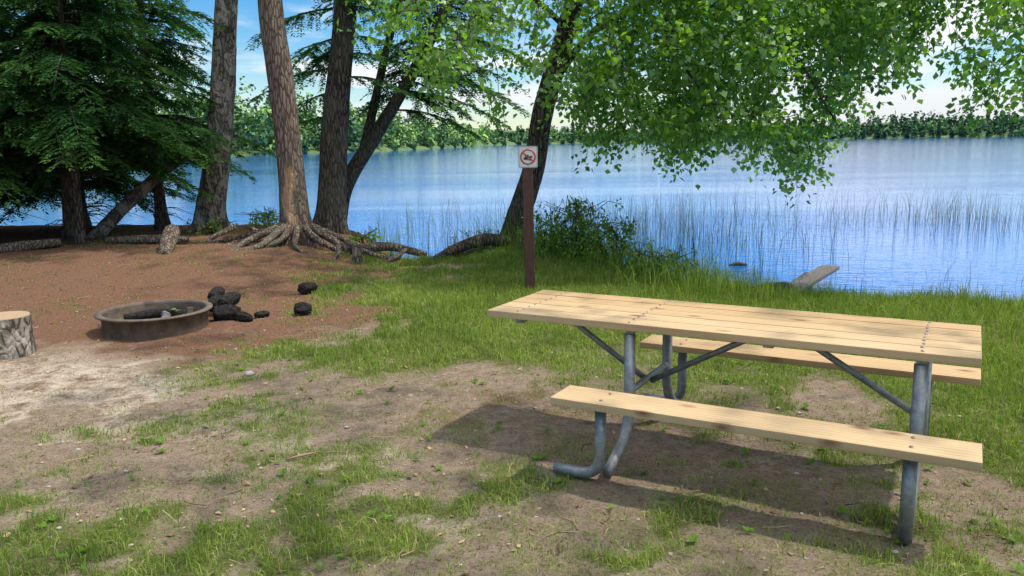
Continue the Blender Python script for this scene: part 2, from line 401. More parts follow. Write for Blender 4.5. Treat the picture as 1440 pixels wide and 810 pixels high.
# reeds in the water
def reeds():
    xs_,ys_=[],[]
    def cl(n,f):
        a,b=f(n);xs_.append(a);ys_.append(b)
    cl(900,lambda n:(rng.normal(3.5,1.3,n),rng.normal(16.5,2.6,n)))
    cl(560,lambda n:(rng.normal(5.0,1.9,n),rng.normal(21,4,n)))
    cl(1150,lambda n:(rng.normal(11.4,1.9,n),rng.normal(19.5,2.0,n)))
    cl(760,lambda n:(rng.uniform(-3.2,5,n),rng.uniform(15.5,24,n)))
    cl(90,lambda n:(rng.uniform(3,8,n),rng.uniform(9.3,12,n)))
    cl(460,lambda n:(rng.normal(0,1.6,n),rng.normal(17,1.3,n)))
    x=np.concatenate(xs_);y=np.concatenate(ys_)
    k=(shdist(x,y)<-.7)&(rng.uniform(0,1,len(x))<ss(.25,.6,fbm(x*.8,y*.8,0,3,14))+.15)
    x,y=x[k],y[k];n=len(x)
    h=rng.uniform(.25,1.05,n)*np.where(y<13,.5,1.0)
    blades('reeds',x,y,h+.3,rng.uniform(.004,.009,n),L_reed,.22,None,np.full(n,WATER-.3))
reeds()

# leaf litter, twigs, pebbles
N=10000
x=rng.uniform(-7,5,N);y=2.3+rng.uniform(0,1,N)**1.2*10;k=shdist(x,y)>.2;x,y=x[k],y[k];n=len(x)
sz=rng.uniform(.010,.050,n)*np.where(rng.uniform(0,1,n)<.8,.6,1)
b=np.c_[x,y,H(x,y)+.006];dr=nrmz(np.c_[rng.normal(size=(n,2)),rng.normal(0,.15,n)]);nr=nrmz(np.c_[rng.normal(0,.35,(n,2)),np.ones(n)])
V,F=leafq(b,dr,nr,sz,sz*rng.uniform(.25,.75,n));mesh_np('leaf_litter',V,F,L_lit,None,{'rnd':np.repeat(rng.uniform(0,1,n),4)})
A=Acc()
for q in range(420):
    x0=random.uniform(-6,3.6);y0=2.4+random.random()**1.2*9
    if shdist(np.array([x0]),np.array([y0]))[0]<.3: continue
    L=random.uniform(.03,.16);an=random.uniform(0,6.28);z0=float(H(x0,y0))+.008
    p=[(x0,y0,z0),(x0+L*.5*math.cos(an),y0+L*.5*math.sin(an),z0+.006),(x0+L*math.cos(an+.3),y0+L*math.sin(an+.3),z0)]
    V,F=tube(p,[.003,.0025,.002],4,cap=False);A.add(V,F,random.random())
V,F=tube([(-1.25,4.25,.012),(-1.17,4.29,.02),(-1.08,4.36,.012)],[.006,.007,.004],6,.2);A.add(V,F,.7)
A.build('fallen_twigs',L_lit)
bm=bmesh.new();bmesh.ops.create_icosphere(bm,subdivisions=2,radius=1)
bv=np.array([q.co[:] for q in bm.verts]);bf=np.array([[w.index for w in p.verts] for p in bm.faces]);bm.free()
PV=[];PF=[];pn=0
for q in range(170):
    x0=random.uniform(-5,3);y0=2.4+random.random()*6;r=random.uniform(.005,.016)
    if q==0: x0,y0,r=-2.0,6.0,.040
    v=bv*(np.array([1,.8,.55])*r)*(1+.6*(fbm(bv[:,0]*1.5+q,bv[:,1]*1.5,bv[:,2]*1.5,2,2)-.5))[:,None]+np.array([x0,y0,float(H(x0,y0))+r*.2]);PV.append(v);PF.append(bf+pn);pn+=len(v)
mesh_np('pebbles',np.concatenate(PV),np.concatenate(PF),M_stone,None,None,True)

# ------------------------------------------------------------ trees
def trunk(name,pts,rads,mat,parent,noise=.10,roots=0,scar=None,step=.09,n=30,seed=0,bark_child='trunk'):
    P=catmull(np.c_[np.array(pts,float),np.array(rads,float)],step)
    ph=rng.uniform(0,6.28)
    z0=P[0,2]
    def flare(pp,th):
        if not roots: return 1.0
        k=np.exp(-np.maximum(pp[:,2]-z0-.12,0)/.22)[:,None]
        return 1+k*(.45+.4*np.cos(roots*th+ph)[None,:]+.2*np.cos((roots+2)*th+1)[None,:])
    V,F=tube(P[:,:3],P[:,3],n,noise,3.0,True,seed,flare)
    s=np.zeros(len(V))
    if scar:
        (sx,sz0,sz1,wd)=scar
        s=ss(wd,wd*.75,np.abs(V[:,0]-sx+.03*np.sin(V[:,2]*9)))*ss(sz0-.04,sz0+.04,V[:,2])*ss(sz1+.06,sz1-.06,V[:,2])*(V[:,1]<P[0,1]+.02)
    return mesh_np(bark_child,V,F,mat,parent,{'rnd':np.full(len(V),.5),'scar':s},True)
def root(A,x,y,ang,L,r,lift=.05):
    p=[]
    for t in np.linspace(0,1,9):
        aa=ang+.5*math.sin(t*3+x*7+ang*3)*t
        px=x+math.cos(aa)*L*t;py=y+math.sin(aa)*L*t
        p.append((px,py,float(H(px,py))+lift*(1-t)**2*3+r*(.35-t*1.1)))
    P=catmull(np.c_[np.array(p),np.linspace(1,.3,9)*r],.06)
    V,F=tube(P[:,:3],P[:,3],10,.25,4,True,int(x*10)%9);A.add(V,F)

def hem_branch(W,Lf,base,ang,L,rise,droop,dens=1.0,shade=.5):
    n=max(5,int(L/.12));t=np.linspace(0,1,n)
    d=np.array([math.cos(ang),math.sin(ang),0]);s=np.array([-d[1],d[0],0])
    cv=rng.normal(0,.12)
    P=np.array(base)+t[:,None]*L*d+(cv*L*t**2)[:,None]*s;P[:,2]+=rise*L*t-droop*L*t**2
    V,F=tube(P,np.linspace(.010+.006*L,.003,n),4,cap=False);W.add(V,F)
    m=int(L/.042*dens);tt=np.sort(rng.uniform(.10,1,m))
    tl=(.12+.46*(1-tt)*min(1,L/1.6)+.05)*rng.uniform(.6,1.15,m)
    side=np.where(np.arange(m)%2==0,1,-1)
    for k in range(m):
        b=np.array([np.interp(tt[k],t,P[:,c]) for c in range(3)])
        a=side[k]*rng.uniform(.65,1.15)
        td=d*math.cos(a)+s*math.sin(a);td[2]=rng.normal(-.15,.14)
        q=max(3,int(tl[k]/.036));u=(np.arange(q)+.3)/q
        pts=b+u[:,None]*tl[k]*td;pts[:,2]-=.45*tl[k]*u**2
        pts=np.repeat(pts,2,0);sg=np.tile([1,-1],q)[:,None]
        sd=np.array([-td[1],td[0],0]);dd=td[None,:]+sg*sd[None,:]*rng.uniform(.5,1.0,(2*q,1));dd[:,2]-=rng.uniform(.05,.55,2*q)
        nr=np.array([0,0,1.])+rng.normal(0,.4,(2*q,3))
        V,F=leafq(pts,dd,nr,rng.uniform(.065,.11,2*q),rng.uniform(.024,.040,2*q))
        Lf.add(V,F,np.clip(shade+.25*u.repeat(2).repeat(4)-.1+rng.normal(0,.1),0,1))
def hemlock(loc,h,r,zb,n,lean=(0,0),trunk_r=.1,dead=True,rad=1.9):
    e=empty('hemlock_tree');x,y=loc;z=float(H(x,y))-.1
    tp=[(x,y,z),(x+lean[0]*.3,y+lean[1]*.3,z+h*.35),(x+lean[0]*.7,y+lean[1]*.7,z+h*.7),(x+lean[0],y+lean[1],z+h)]
    trunk('t',tp,[trunk_r,trunk_r*.8,trunk_r*.5,.02],M_dark,e,.08,3,None,.2,14)
    W=Acc();Lf=Acc();tp=np.array(tp)
    for k in range(n):
        f=(k+random.random())/n;zz=zb+(h-zb)*f**1.6
        c=[np.interp(zz,tp[:,2]-z,tp[:,q]) for q in (0,1)]
        L=rad*(1-(zz-zb)/(h-zb)*.75)*random.uniform(.6,1.15)+.2
        hem_branch(W,Lf,(c[0],c[1],z+zz),random.uniform(0,6.283),L,random.uniform(.0,.25),random.uniform(.25,.5),1.0 if zz<4.5 else .4,random.uniform(.05,.8))
    if dead:
        for k in range(30):
            zz=random.uniform(.3,zb+.4);an=random.uniform(0,6.28);L=random.uniform(.3,1.2)
            p=[(x,y,z+zz),(x+L*.5*math.cos(an),y+L*.5*math.sin(an),z+zz+.02),(x+L*math.cos(an+.2),y+L*math.sin(an+.2),z+zz-.2*L)]
            V,F=tube(p,[.012,.007,.003],4,cap=False);W.add(V,F)
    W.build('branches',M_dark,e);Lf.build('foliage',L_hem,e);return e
for (lx,ly,h,zb,n,ln,tr,rad) in [(-8.7,13.0,7.0,1.5,110,(.2,0),.10,2.3),(-7.35,13.7,7.5,1.45,120,(.1,0),.12,2.2),(-6.35,14.9,7.5,1.6,100,(-.1,0),.10,1.8),
    (-10.3,14.6,7.5,.9,95,(0,0),.14,2.4),(-8.2,15.6,7.5,.9,95,(.3,0),.11,2.1),(-6.85,13.0,5.5,2.0,95,(.2,-.2),.07,1.8),(-12.5,13.0,8,.9,50,(0,0),.14,2.5),(-9.6,12.2,6.0,2.1,75,(0,0),.08,1.9)]:
    hemlock((lx,ly),h,rad,zb,n,ln,tr,True,rad)

def broad(e,limbs,centers,mat_b,Lmat,lsize=.075,nleaf=22,tw=.42,name='foliage'):
    W=Acc();nodes=[]
    for lb in limbs:
        P=catmull(np.array(lb,float),.15);V,F=tube(P[:,:3],P[:,3],10,.06,3,True);W.add(V,F);nodes.append(P[::2,:3])
    nodes=np.concatenate(nodes)
    C=np.array(centers);d0=np.array([np.min(np.linalg.norm(nodes-c,axis=1)) for c in C])
    C=C[np.argsort(d0)]
    buf=np.zeros((len(nodes)+2*len(C),3));buf[:len(nodes)]=nodes;nb=len(nodes)
    B=[];D=[];NR=[];S=[];R=[]
    for c in C:
        dd=np.linalg.norm(buf[:nb]-c,axis=1)+.35*np.maximum(0,c[2]-buf[:nb,2]);k=int(np.argmin(dd));p=buf[k].copy()
        mid=(p+c)/2+rng.normal(0,.05,3)+np.array([0,0,.06]);L=np.linalg.norm(c-p)
        out=nrmz(c-p+np.array([0,0,-.15])+rng.normal(0,.25,3));end=c+out*tw*.5+np.array([0,0,-.12])
        V,F=tube([p,mid,c,end],[.004+.008*min(L,1.2),.005,.004,.002],4,cap=False);W.add(V,F)
        buf[nb]=c;buf[nb+1]=mid;nb+=2
        n=int(nleaf*rng.uniform(.6,1.3));t=rng.uniform(-.6,1.1,n)
        q=c+t[:,None]*(end-c)+rng.normal(0,.085*tw/.42,(n,3))+np.array([0,0,-.02])
        B.append(q);dv=rdir(n)+out*.6+np.array([0,0,-.55]);D.append(dv);NR.append(np.array([0,0,1.])+rng.normal(0,.55,(n,3)))
        S.append(rng.uniform(.65,1.2,n)*lsize);R.append(np.clip(rng.normal(.5,.2,n)+rng.normal(0,.2),0,1))
    B=np.concatenate(B);S=np.concatenate(S)
    V,F=leafq(B,np.concatenate(D),np.concatenate(NR),S,S*rng.uniform(.65,.85,len(S)))
    W.build('branches',mat_b,e,True)
    mesh_np(name,V,F,Lmat,e,{'rnd':np.repeat(np.concatenate(R),4)})

# old birch on the mound
e=empty('birch_tree');z=float(H(-5.38,14.75))
trunk('t',[(-5.42,14.75,z-.15),(-5.36,14.75,z+.5),(-5.12,14.75,1.9),(-4.95,14.75,3.2),(-4.82,14.8,4.4),(-4.5,15,7),(-4.3,15.2,10)],[.25,.23,.215,.20,.19,.14,.05],M_birch,e,.16,4,None,.09,30,3)
C=[(random.gauss(-4.3,1.4),random.gauss(15.6,1.2),random.uniform(5.2,9)) for k in range(110)]
broad(e,[[(-4.8,14.8,4.6,.07),(-5.6,15.2,5.6,.05),(-6.4,15.5,6.6,.02)],[(-4.6,14.9,5.6,.07),(-3.7,15.5,6.6,.05),(-3.0,16,7.2,.02)]],C,M_birch,L_broad,.09,18)

# pine with exposed roots
e=empty('pine_tree');z=float(H(-3.39,12.83))
trunk('t',[(-3.36,12.83,z-.15),(-3.38,12.83,z+.4),(-3.40,12.83,1.4),(-3.46,12.83,2.6),(-3.56,12.83,4.0),(-3.6,12.9,7),(-3.6,13,11)],[.25,.225,.20,.19,.18,.14,.05],M_pine,e,.07,5,(-3.40,.50,1.38,.09),.07,36,5)
A=Acc()
for an,L,r in [(-2.9,1.1,.06),(-2.5,1.4,.075),(-2.1,1.3,.07),(-1.75,.9,.06),(-1.3,1.0,.055),(-.8,1.1,.06),(-.3,1.3,.07),(0.2,1.5,.06),(2.9,1.2,.06),(-2.3,.9,.05),(3.3,1.6,.05)]:
    root(A,-3.36+.2*math.cos(an),12.83+.2*math.sin(an),an,L,r,.09)
A.build('roots',M_root,e,True)
W=Acc();Lf=Acc()
for k in range(36):
    zz=random.uniform(4.9,10);hem_branch(W,Lf,(-3.58,12.95,zz),random.uniform(0,6.28),random.uniform(.8,1.9),.2,.3,.45,random.uniform(.1,.6))
W.build('branches',M_pine,e);Lf.build('foliage',L_hem,e)

# dark conifer behind, plus its leaning second stem
e=empty('hemlock_tree');z=float(H(-3.22,14.6))
trunk('t',[(-3.25,14.6,z-.15),(-3.18,14.6,z+.5),(-3.05,14.6,2.0),(-2.88,14.6,3.2),(-2.74,14.6,4.3),(-2.5,14.6,7.5),(-2.4,14.6,11)],[.27,.25,.23,.20,.18,.13,.04],M_dark,e,.07,5,None,.09,32,8)
W=Acc();Lf=Acc()
for k in range(48):
    zz=2.7+6.5*random.random()**1.3;hem_branch(W,Lf,(-2.95+.05*zz-.12,14.65,zz),random.uniform(-1.0,2.6),random.uniform(.9,2.0)*(1-zz/16),.15,.4,.9,random.uniform(.05,.6))
for zz,L,an in [(2.6,1.5,2.6),(3.0,1.7,2.9),(3.5,1.8,2.3),(4.0,1.7,2.8),(2.2,1.2,2.9)]:
    hem_branch(W,Lf,(-3.0,14.7,zz),an,L,.05,.35,1.1,.6)
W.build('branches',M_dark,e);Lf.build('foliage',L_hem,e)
e=empty('hemlock_tree');z=float(H(-3.1,15.4))
t4=[(-3.3,15.4,z-.1),(-3.1,15.4,.9),(-2.55,15.4,1.75),(-2.05,15.4,2.5),(-1.55,15.4,3.3),(-.9,15.4,4.5),(.0,15.4,6.3)]
trunk('t',t4,[.17,.15,.13,.115,.10,.085,.03],M_dark,e,.07,0,None,.12,18,8)
trunk('t2',[(-2.75,15.45,1.5),(-2.5,15.5,2.4),(-2.25,15.5,3.3),(-1.9,15.5,4.5),(-1.6,15.5,6)],[.09,.08,.07,.06,.03],M_dark,e,.07,0,None,.12,14,8,bark_child='stem')
W=Acc();Lf=Acc();t4=np.array(t4)
for k in range(54):
    zz=random.uniform(2.5,5.4)
    b=(float(np.interp(zz,t4[:,2],t4[:,0])),15.4+random.uniform(-.05,.05),zz)
    hem_branch(W,Lf,b,random.choice([random.uniform(-1.0,.9),random.uniform(2,4.2)]),random.uniform(.7,1.6),.05,.42,.85,random.uniform(.0,.5))
for zz,L,an in [(2.3,1.6,-.1),(2.9,2.2,-.2),(3.2,1.8,.2),(3.6,2.0,0.),(2.6,1.9,.15)]:
    b=(float(np.interp(zz,t4[:,2],t4[:,0])),15.4,zz);hem_branch(W,Lf,b,an,L,.1,.42,1.2,.4)
W.build('branches',M_dark,e);Lf.build('foliage',L_hem,e)

# leaning birch at the bank with the big hanging crown
e=empty('yellow_birch_tree');z=float(H(0.0,13.3))
trunk('t',[(-.05,13.3,z-.25),(.12,13.3,.5),(.38,13.25,1.3),(.52,13.2,2.1),(.78,13.1,3.0),(1.08,12.9,4.0),(1.7,12.5,5.6),(2.6,12,7.2)],[.22,.19,.175,.165,.155,.14,.11,.05],M_dark,e,.10,4,None,.09,28,2)
limbs=[[(.6,13.1,2.5,.07),(1.3,12.2,3.3,.05),(2.2,11.2,3.5,.035),(3.3,10.4,2.9,.022),(3.9,10.0,1.9,.010)],
 [(.9,13,3.5,.08),(1.6,11.8,4.4,.06),(2.9,10.8,4.6,.04),(4.2,10.3,4.0,.022),(4.9,10.2,3.0,.010)],
 [(.8,13,3.1,.06),(1.0,12,3.6,.045),(1.2,10.9,3.3,.03),(1.4,10.2,2.5,.012)],
 [(.9,13,3.4,.05),(.2,12.3,3.8,.035),(-.5,11.8,3.4,.02),(-.9,11.5,2.7,.010)],
 [(1.2,12.8,4.3,.08),(1.4,11,5.2,.06),(1.7,9.6,5.0,.04),(2.0,9.0,4.2,.02)],
 [(1.5,12.6,5,.08),(3,11.6,6,.05),(4.6,10.8,5.8,.03),(5.4,10.4,4.9,.015)],
 [(1.1,12.8,4.1,.06),(2.4,12.6,4.4,.05),(3.8,12.4,3.9,.03),(4.6,12.2,3.2,.015)],
 [(1.0,12.9,3.8,.05),(-.2,13.2,4.8,.04),(-1.2,13.2,5.2,.02)],
 [(1.3,12.2,3.3,.04),(2.0,11.0,2.9,.022),(2.5,10.3,2.1,.010)]]
ox=[-1.6,-.73,-.18,.36,.7,1.0,1.64,2.1,2.55,3.0,3.46,3.83,4.1,4.37,4.92,5.3,6.0]
oz=[3.0,2.15,1.95,2.5,1.95,1.50,1.80,1.40,1.70,1.45,1.30,1.00,1.8,2.35,2.50,3.1,4.2]
C=[]
while len(C)<1850:
    px=random.uniform(-1.7,5.7);py=random.uniform(9.4,13.2);pz=random.uniform(1.0,4.4) if random.random()<.88 else random.uniform(4.4,6.6)
    zm=float(np.interp(px*10.5/py,ox,oz))
    zm=1.7+(zm-1.7)*py/10.5 if pz<3.4 else zm
    if pz<zm+random.uniform(0,.25): continue
    g=float(fbm(px*1.15+3,py*1.15,pz*1.5,3,19))
    thr=.490-.080*float(ss(0,1.4,pz-zm))
    if g<thr: continue
    if px<.2 and random.random()<.6: continue
    if -.1<px<.95 and random.random()<.72: continue
    if pz>4.4 and random.random()<.35: continue
    C.append((px,py,pz))
broad(e,limbs,C,M_dark,L_broad,.092,25,.42)

# neighbouring tree standing out of frame on the right, its boughs reach into view
e=empty('yellow_birch_tree')
trunk('t',[(8.6,8.6,-.9),(8.5,8.7,1.2),(8.2,8.9,3.2),(7.8,9.2,5.5),(7.4,9.4,8)],[.22,.19,.16,.12,.04],M_dark,e,.1,4,None,.12,24,2)
limbs=[[(8.2,8.9,3.0,.08),(7.3,9.2,3.9,.05),(6.2,9.5,4.0,.03),(5.4,9.6,3.5,.012)],[(8.0,9,4.0,.07),(6.9,9.6,4.9,.05),(5.8,10,5.0,.03)],[(8.3,8.9,2.4,.06),(7.4,9.8,3.0,.04),(6.5,10.4,3.0,.015)]]
C=[]
while len(C)<520:
    px=random.uniform(4.9,9.0);py=random.uniform(8.4,11);pz=random.uniform(2.0,5.0)
    zm=float(np.interp(px*10/py,[4.8,5.2,5.6,6.1,6.6,8],[3.2,2.6,2.10,2.25,1.95,2.0]))
    if pz<zm or float(fbm(px*1.2,py*1.2+7,pz*1.5,3,23))<.45: continue
    C.append((px,py,pz))
broad(e,limbs,C,M_dark,L_broad,.092,24,.42)

# unseen tree added behind the camera, its crown spread to dapple the clearing
e=empty('dapple_shade_tree')
trunk('t',[(2.4,-2.4,-.2),(2.4,-2.3,1.5),(2.3,-1.9,3.5),(2.1,-1.2,6),(2.0,-.6,8.0)],[.28,.24,.20,.14,.04],M_dark,e,.1,4,None,.15,20,2)
limbs=[[(2.3,-1.9,3.6,.10),(1.8,.4,4.8,.08),(1.4,2.6,5.3,.05),(1.2,4.4,5.3,.02)],[(2.2,-1.5,4.8,.09),(2.9,1,5.4,.07),(3.2,3.4,5.6,.03)],[(2.2,-1.5,5,.08),(.9,1,5.8,.05),(.2,3.0,5.9,.02)]]
C=[]
while len(C)<200:
    px=random.uniform(-.6,4.4);py=random.uniform(.6,7.4);pz=random.uniform(4.4,5.8)
    if float(fbm(px*1.7,py*1.7+3,pz*1.2,3,29))<.52: continue
    C.append((px,py,pz))
broad(e,limbs,C,M_dark,L_broad,.12,11,.40)

# bank shrubs
def shrub(x,y,r,h,n):
    e=empty('bank_shrub');z=float(H(x,y))
    limbs=[[(x,y,z,.012),(x+random.uniform(-r,r)*.5,y+random.uniform(-r,r)*.5,z+h*.6,.008),(x+random.uniform(-r,r),y+random.uniform(-r,r),z+h,.004)] for k in range(6)]
    C=[(x+random.gauss(0,r*.5),y+random.gauss(0,r*.5),z+h*random.uniform(.15,1)) for k in range(n)]
    broad(e,limbs,C,M_dark,L_shrub,.055,18,.16)
for a in [(.95,11.7,.5,.85,90),(1.35,11.0,.4,.6,60),(.55,12.2,.4,.6,44),(1.9,10.1,.4,.42,44),(-2.35,13.2,.35,.32,24),(-4.5,15.1,.5,.3,26),(-.35,13.0,.3,.35,18),(-5.2,14.2,.4,.2,20)]:
    shrub(*a)

# fallen / leaning logs
def log(name,pts,rads,mat,step=.08,n=16,noise=.18):
    P=catmull(np.c_[np.array(pts,float),np.array(rads,float)],step)
    V,F=tube(P[:,:3],P[:,3],n,noise,4,True,5);return mesh_np(name,V,F,mat,None,{'rnd':np.full(len(V),.5)},True)
log('leaning_log',[(-7.2,13.9,.1),(-6.6,14.3,.8),(-6.0,14.7,1.4),(-5.6,15,1.7)],[.12,.11,.10,.08],M_birch)
log('leaning_log',[(-9.6,13.6,.1),(-9.0,14,.8),(-8.4,14.6,1.7),(-7.8,15.2,2.8)],[.16,.15,.13,.1],M_dark)
log('fallen_log',[(-7.9,12.0,.22),(-7.4,12.2,.27),(-6.9,12.5,.30)],[.07,.08,.06],M_root)
log('fallen_log',[(-4.95,11.6,.16),(-5.0,11.9,.36),(-5.05,12.2,.46)],[.09,.11,.12],M_root,.05,16,.3)
log('fallen_log',[(-6.4,12.9,.26),(-5.6,12.7,.30),(-5.0,12.6,.30)],[.06,.07,.05],M_root)
log('fallen_log',[(-1.15,12.0,.0),(-.8,12.3,.14),(-.4,12.6,.22),(-.05,12.9,.15)],[.05,.08,.10,.08],M_dark)
log('fallen_log',[(-2.4,12.2,.14),(-1.9,12.5,.15),(-1.3,12.4,.03)],[.08,.07,.05],M_root)
log('stump',[(-2.18,11.6,-.05),(-2.2,11.6,.15),(-2.19,11.62,.30)],[.09,.075,.065],M_root,.04)
A=Acc()
for (x,y,an,L,r) in [(-2.5,12.4,-.6,1.3,.05),(-2.6,12.2,-1.2,.9,.04),(-1.6,12.3,-2.0,.8,.04),(-.4,12.9,-2.5,1.4,.05),(.1,12.9,-1.2,.8,.05),(-4.6,13.6,-2.2,1.0,.05),(-4.2,13.2,-.2,1.0,.04)]:
    root(A,x,y,an,L,r,.05)
A.build('exposed_roots',M_root,None,True)

# ------------------------------------------------------------ primitives
def box(name,size,loc,mat,parent,rot=(0,0,0),bev=.004):
    bm=bmesh.new();bmesh.ops.create_cube(bm,size=1)
    for v in bm.verts: v.co=Vector((v.co.x*size[0],v.co.y*size[1],v.co.z*size[2]))
    if bev: bmesh.ops.bevel(bm,geom=bm.edges[:],offset=bev,segments=2,affect='EDGES',profile=.6)
    me=bpy.data.meshes.new(name);bm.to_mesh(me);bm.free();me.materials.append(mat)
    o=bpy.data.objects.new(name,me);o.location=loc;o.rotation_euler=rot;return link(o,parent)
def cyl(name,r,h,loc,mat,parent,seg=24,rot=(0,0,0),bev=0,r2=None):
    bm=bmesh.new();bmesh.ops.create_cone(bm,cap_ends=True,segments=seg,radius1=r,radius2=r if r2 is None else r2,depth=h)
    if bev: bmesh.ops.bevel(bm,geom=[ed for ed in bm.edges if ed.calc_face_angle(0)>1],offset=bev,segments=2,affect='EDGES')
    me=bpy.data.meshes.new(name);bm.to_mesh(me);bm.free();me.materials.append(mat)
    for p in me.polygons: p.use_smooth=len(p.vertices)==4
    o=bpy.data.objects.new(name,me);o.location=loc;o.rotation_euler=rot;return link(o,parent)
def pipe(name,pts,r,mat,parent,fillet=.1,n=16):
    P=[np.array(p,float) for p in pts];out=[P[0]]
    for a,b,c in zip(P[:-2],P[1:-1],P[2:]):
        f1=min(fillet,np.linalg.norm(a-b)*.49);f2=min(fillet,np.linalg.norm(c-b)*.49)
        s=b+nrmz(a-b)*f1;t=b+nrmz(c-b)*f2
        for k in np.linspace(0,1,9): out.append((1-k)**2*s+2*k*(1-k)*b+k*k*t)
    out.append(P[-1]);V,F=tube(np.array(out),r,n)
    return mesh_np(name,V,F,mat,parent,None,True)

# ------------------------------------------------------------ picnic table
T=empty('picnic_table',(1.102,4.297,0.0),math.radians(-29.3))
TL=2.46;BW=.137
for k in range(5):
    yy=(k-2)*(BW+.005)
    box('top_board_%d'%(k+1),(TL+random.uniform(-.004,.004),BW,.038),(0.0,yy,.741+random.uniform(-.001,.001)),MW,T,(0,0,random.uniform(-.0008,.0008)),.0035)
SX=(1.255-.632)/2;SL=1.255+.632
for s,nm in ((-1,'seat_near'),(1,'seat_far')):
    box(nm,(SL,.235,.038),(SX,s*.636,.421),MW,T,(0,0,0),.0035)
LG=.31;SG=.665
for fx,nm in ((-.38,'left'),(1.0,'right')):
    box('top_channel_'+nm,(.045,.64,.022),(fx,0,.7085),M_galv,T,(0,0,0),.002)
    pipe('crossbar_'+nm,[(fx,-LG,.38),(fx,LG,.38)],.018,M_galv,T)
    for s in (-1,1):
        pipe('leg_%s_%d'%(nm,s),[(fx,s*LG,.697),(fx,s*LG,.16),(fx,s*(SG-.05),.032)],.029,M_galv,T,.16)
        if nm=='left':
            pipe('foot_%s_%d'%(nm,s),[(fx-.015,s*SG,.40),(fx-.015,s*SG,.032),(fx-.27,s*SG,.032)],.029,M_galv,T,.12)
        else:
            pipe('foot_%s_%d'%(nm,s),[(fx+.0,s*SG,.40),(fx+.0,s*SG,.01)],.029,M_galv,T,.12)
        box('seat_plate_%s_%d'%(nm,s),(.07,.20,.006),(fx,s*.636,.398),M_galv,T,(0,0,0),.001)
        for q in (-.06,.06):
            cyl('seat_bolt',.0085,.006,(fx,s*.636+q,.4425),M_bolt,T,12,bev=.0015)
    for k in range(5):
        for q in (-.035,.035):
            cyl('top_bolt',.0075,.005,(fx+random.uniform(-.004,.004),(k-2)*(BW+.005)+q,.762),M_bolt,T,12,bev=.0015)
for k in range(5):
    for q in (-.035,.035): cyl('top_bolt',.0055,.004,(-1.05,(k-2)*(BW+.005)+q,.762),M_bolt,T,12,bev=.001)
box('end_cleat',(.04,.62,.03),(-1.05,0,.705),M_galv,T,(0,0,0),.002)
pipe('brace_a',[(-1.0,0,.712),(-.92,0,.70),(-.39,0,.36)],.017,M_galv,T,.06)
pipe('brace_b',[(.34,0,.712),(.24,0,.70),(-.37,0,.36)],.017,M_galv,T,.06)
pipe('brace_c',[(.32,0,.712),(.42,0,.70),(.99,0,.36)],.017,M_galv,T,.06)
box('mid_cleat',(.05,.62,.022),(.33,0,.708),M_galv,T,(0,0,0),.002)

# ------------------------------------------------------------ sign post
S=empty('mooring_sign',(.20,9.15,float(H(.2,9.15))),math.radians(-2))
box('post',(.115,.115,1.62),(0,0,.66),M_post,S,(0,math.radians(-.6),0),.006)
def rrect(w,h,r,y,name,mat,depth=.004,cx=0,cz=0):
    bm=bmesh.new();pts=[]
    for qx,qz,a0 in ((1,1,0),(-1,1,90),(-1,-1,180),(1,-1,270)):
        for k in range(7):
            a=math.radians(a0+k*15);pts.append((cx+qx*(w/2-r)+r*math.cos(a),y,cz+qz*(h/2-r)+r*math.sin(a)))
    f=bm.faces.new([bm.verts.new(p) for p in pts]);ex=bmesh.ops.extrude_face_region(bm,geom=[f])
    bmesh.ops.translate(bm,verts=[v for v in ex['geom'] if isinstance(v,bmesh.types.BMVert)],vec=(0,depth,0))
    bmesh.ops.recalc_face_normals(bm,faces=bm.faces[:])
    me=bpy.data.meshes.new(name);bm.to_mesh(me);bm.free();me.materials.append(mat);return link(bpy.data.objects.new(name,me),S)
def ring(name,ro,ri,y,cz,mat,seg=40,cx=0):
    V=[];F=[]
    for k in range(seg):
        a=2*math.pi*k/seg
        for r,yy in ((ro,y),(ri,y),(ri,y+.002),(ro,y+.002)): V.append((cx+r*math.cos(a),yy,cz+r*math.sin(a)))
    for k in range(seg):
        k2=(k+1)%seg
        for q in range(4): F.append([k*4+q,k*4+(q+1)%4,k2*4+(q+1)%4,k2*4+q])
    return mesh_np(name,V,F,mat,S)
CZ=1.535
rrect(.212,.235,.022,-.068,'sign_board',M_white,.006,0,CZ)
rrect(.202,.225,.018,-.0692,'sign_border',M_black,.001,0,CZ)
rrect(.194,.217,.015,-.0704,'sign_face',M_white,.001,0,CZ)
ring('prohibition_ring',.086,.070,-.0735,CZ+.002,M_red)
box('pictogram_hull',(.095,.003,.020),(.0,-.0722,CZ-.006),M_black,S,(0,math.radians(-12),0),.001)
box('pictogram_cabin',(.040,.003,.016),(-.012,-.0722,CZ+.014),M_black,S,(0,math.radians(-12),0),.001)
box('pictogram_trailer',(.10,.003,.008),(.0,-.0722,CZ-.028),M_black,S,(0,math.radians(10),0),.001)
box('prohibition_slash',(.145,.002,.014),(0,-.0748,CZ+.002),M_red,S,(0,math.radians(40),0),.0005)
for dz in (-.095,.098): cyl('screw',.005,.003,(0,-.0725,CZ+dz),M_bolt,S,10,(math.pi/2,0,0))

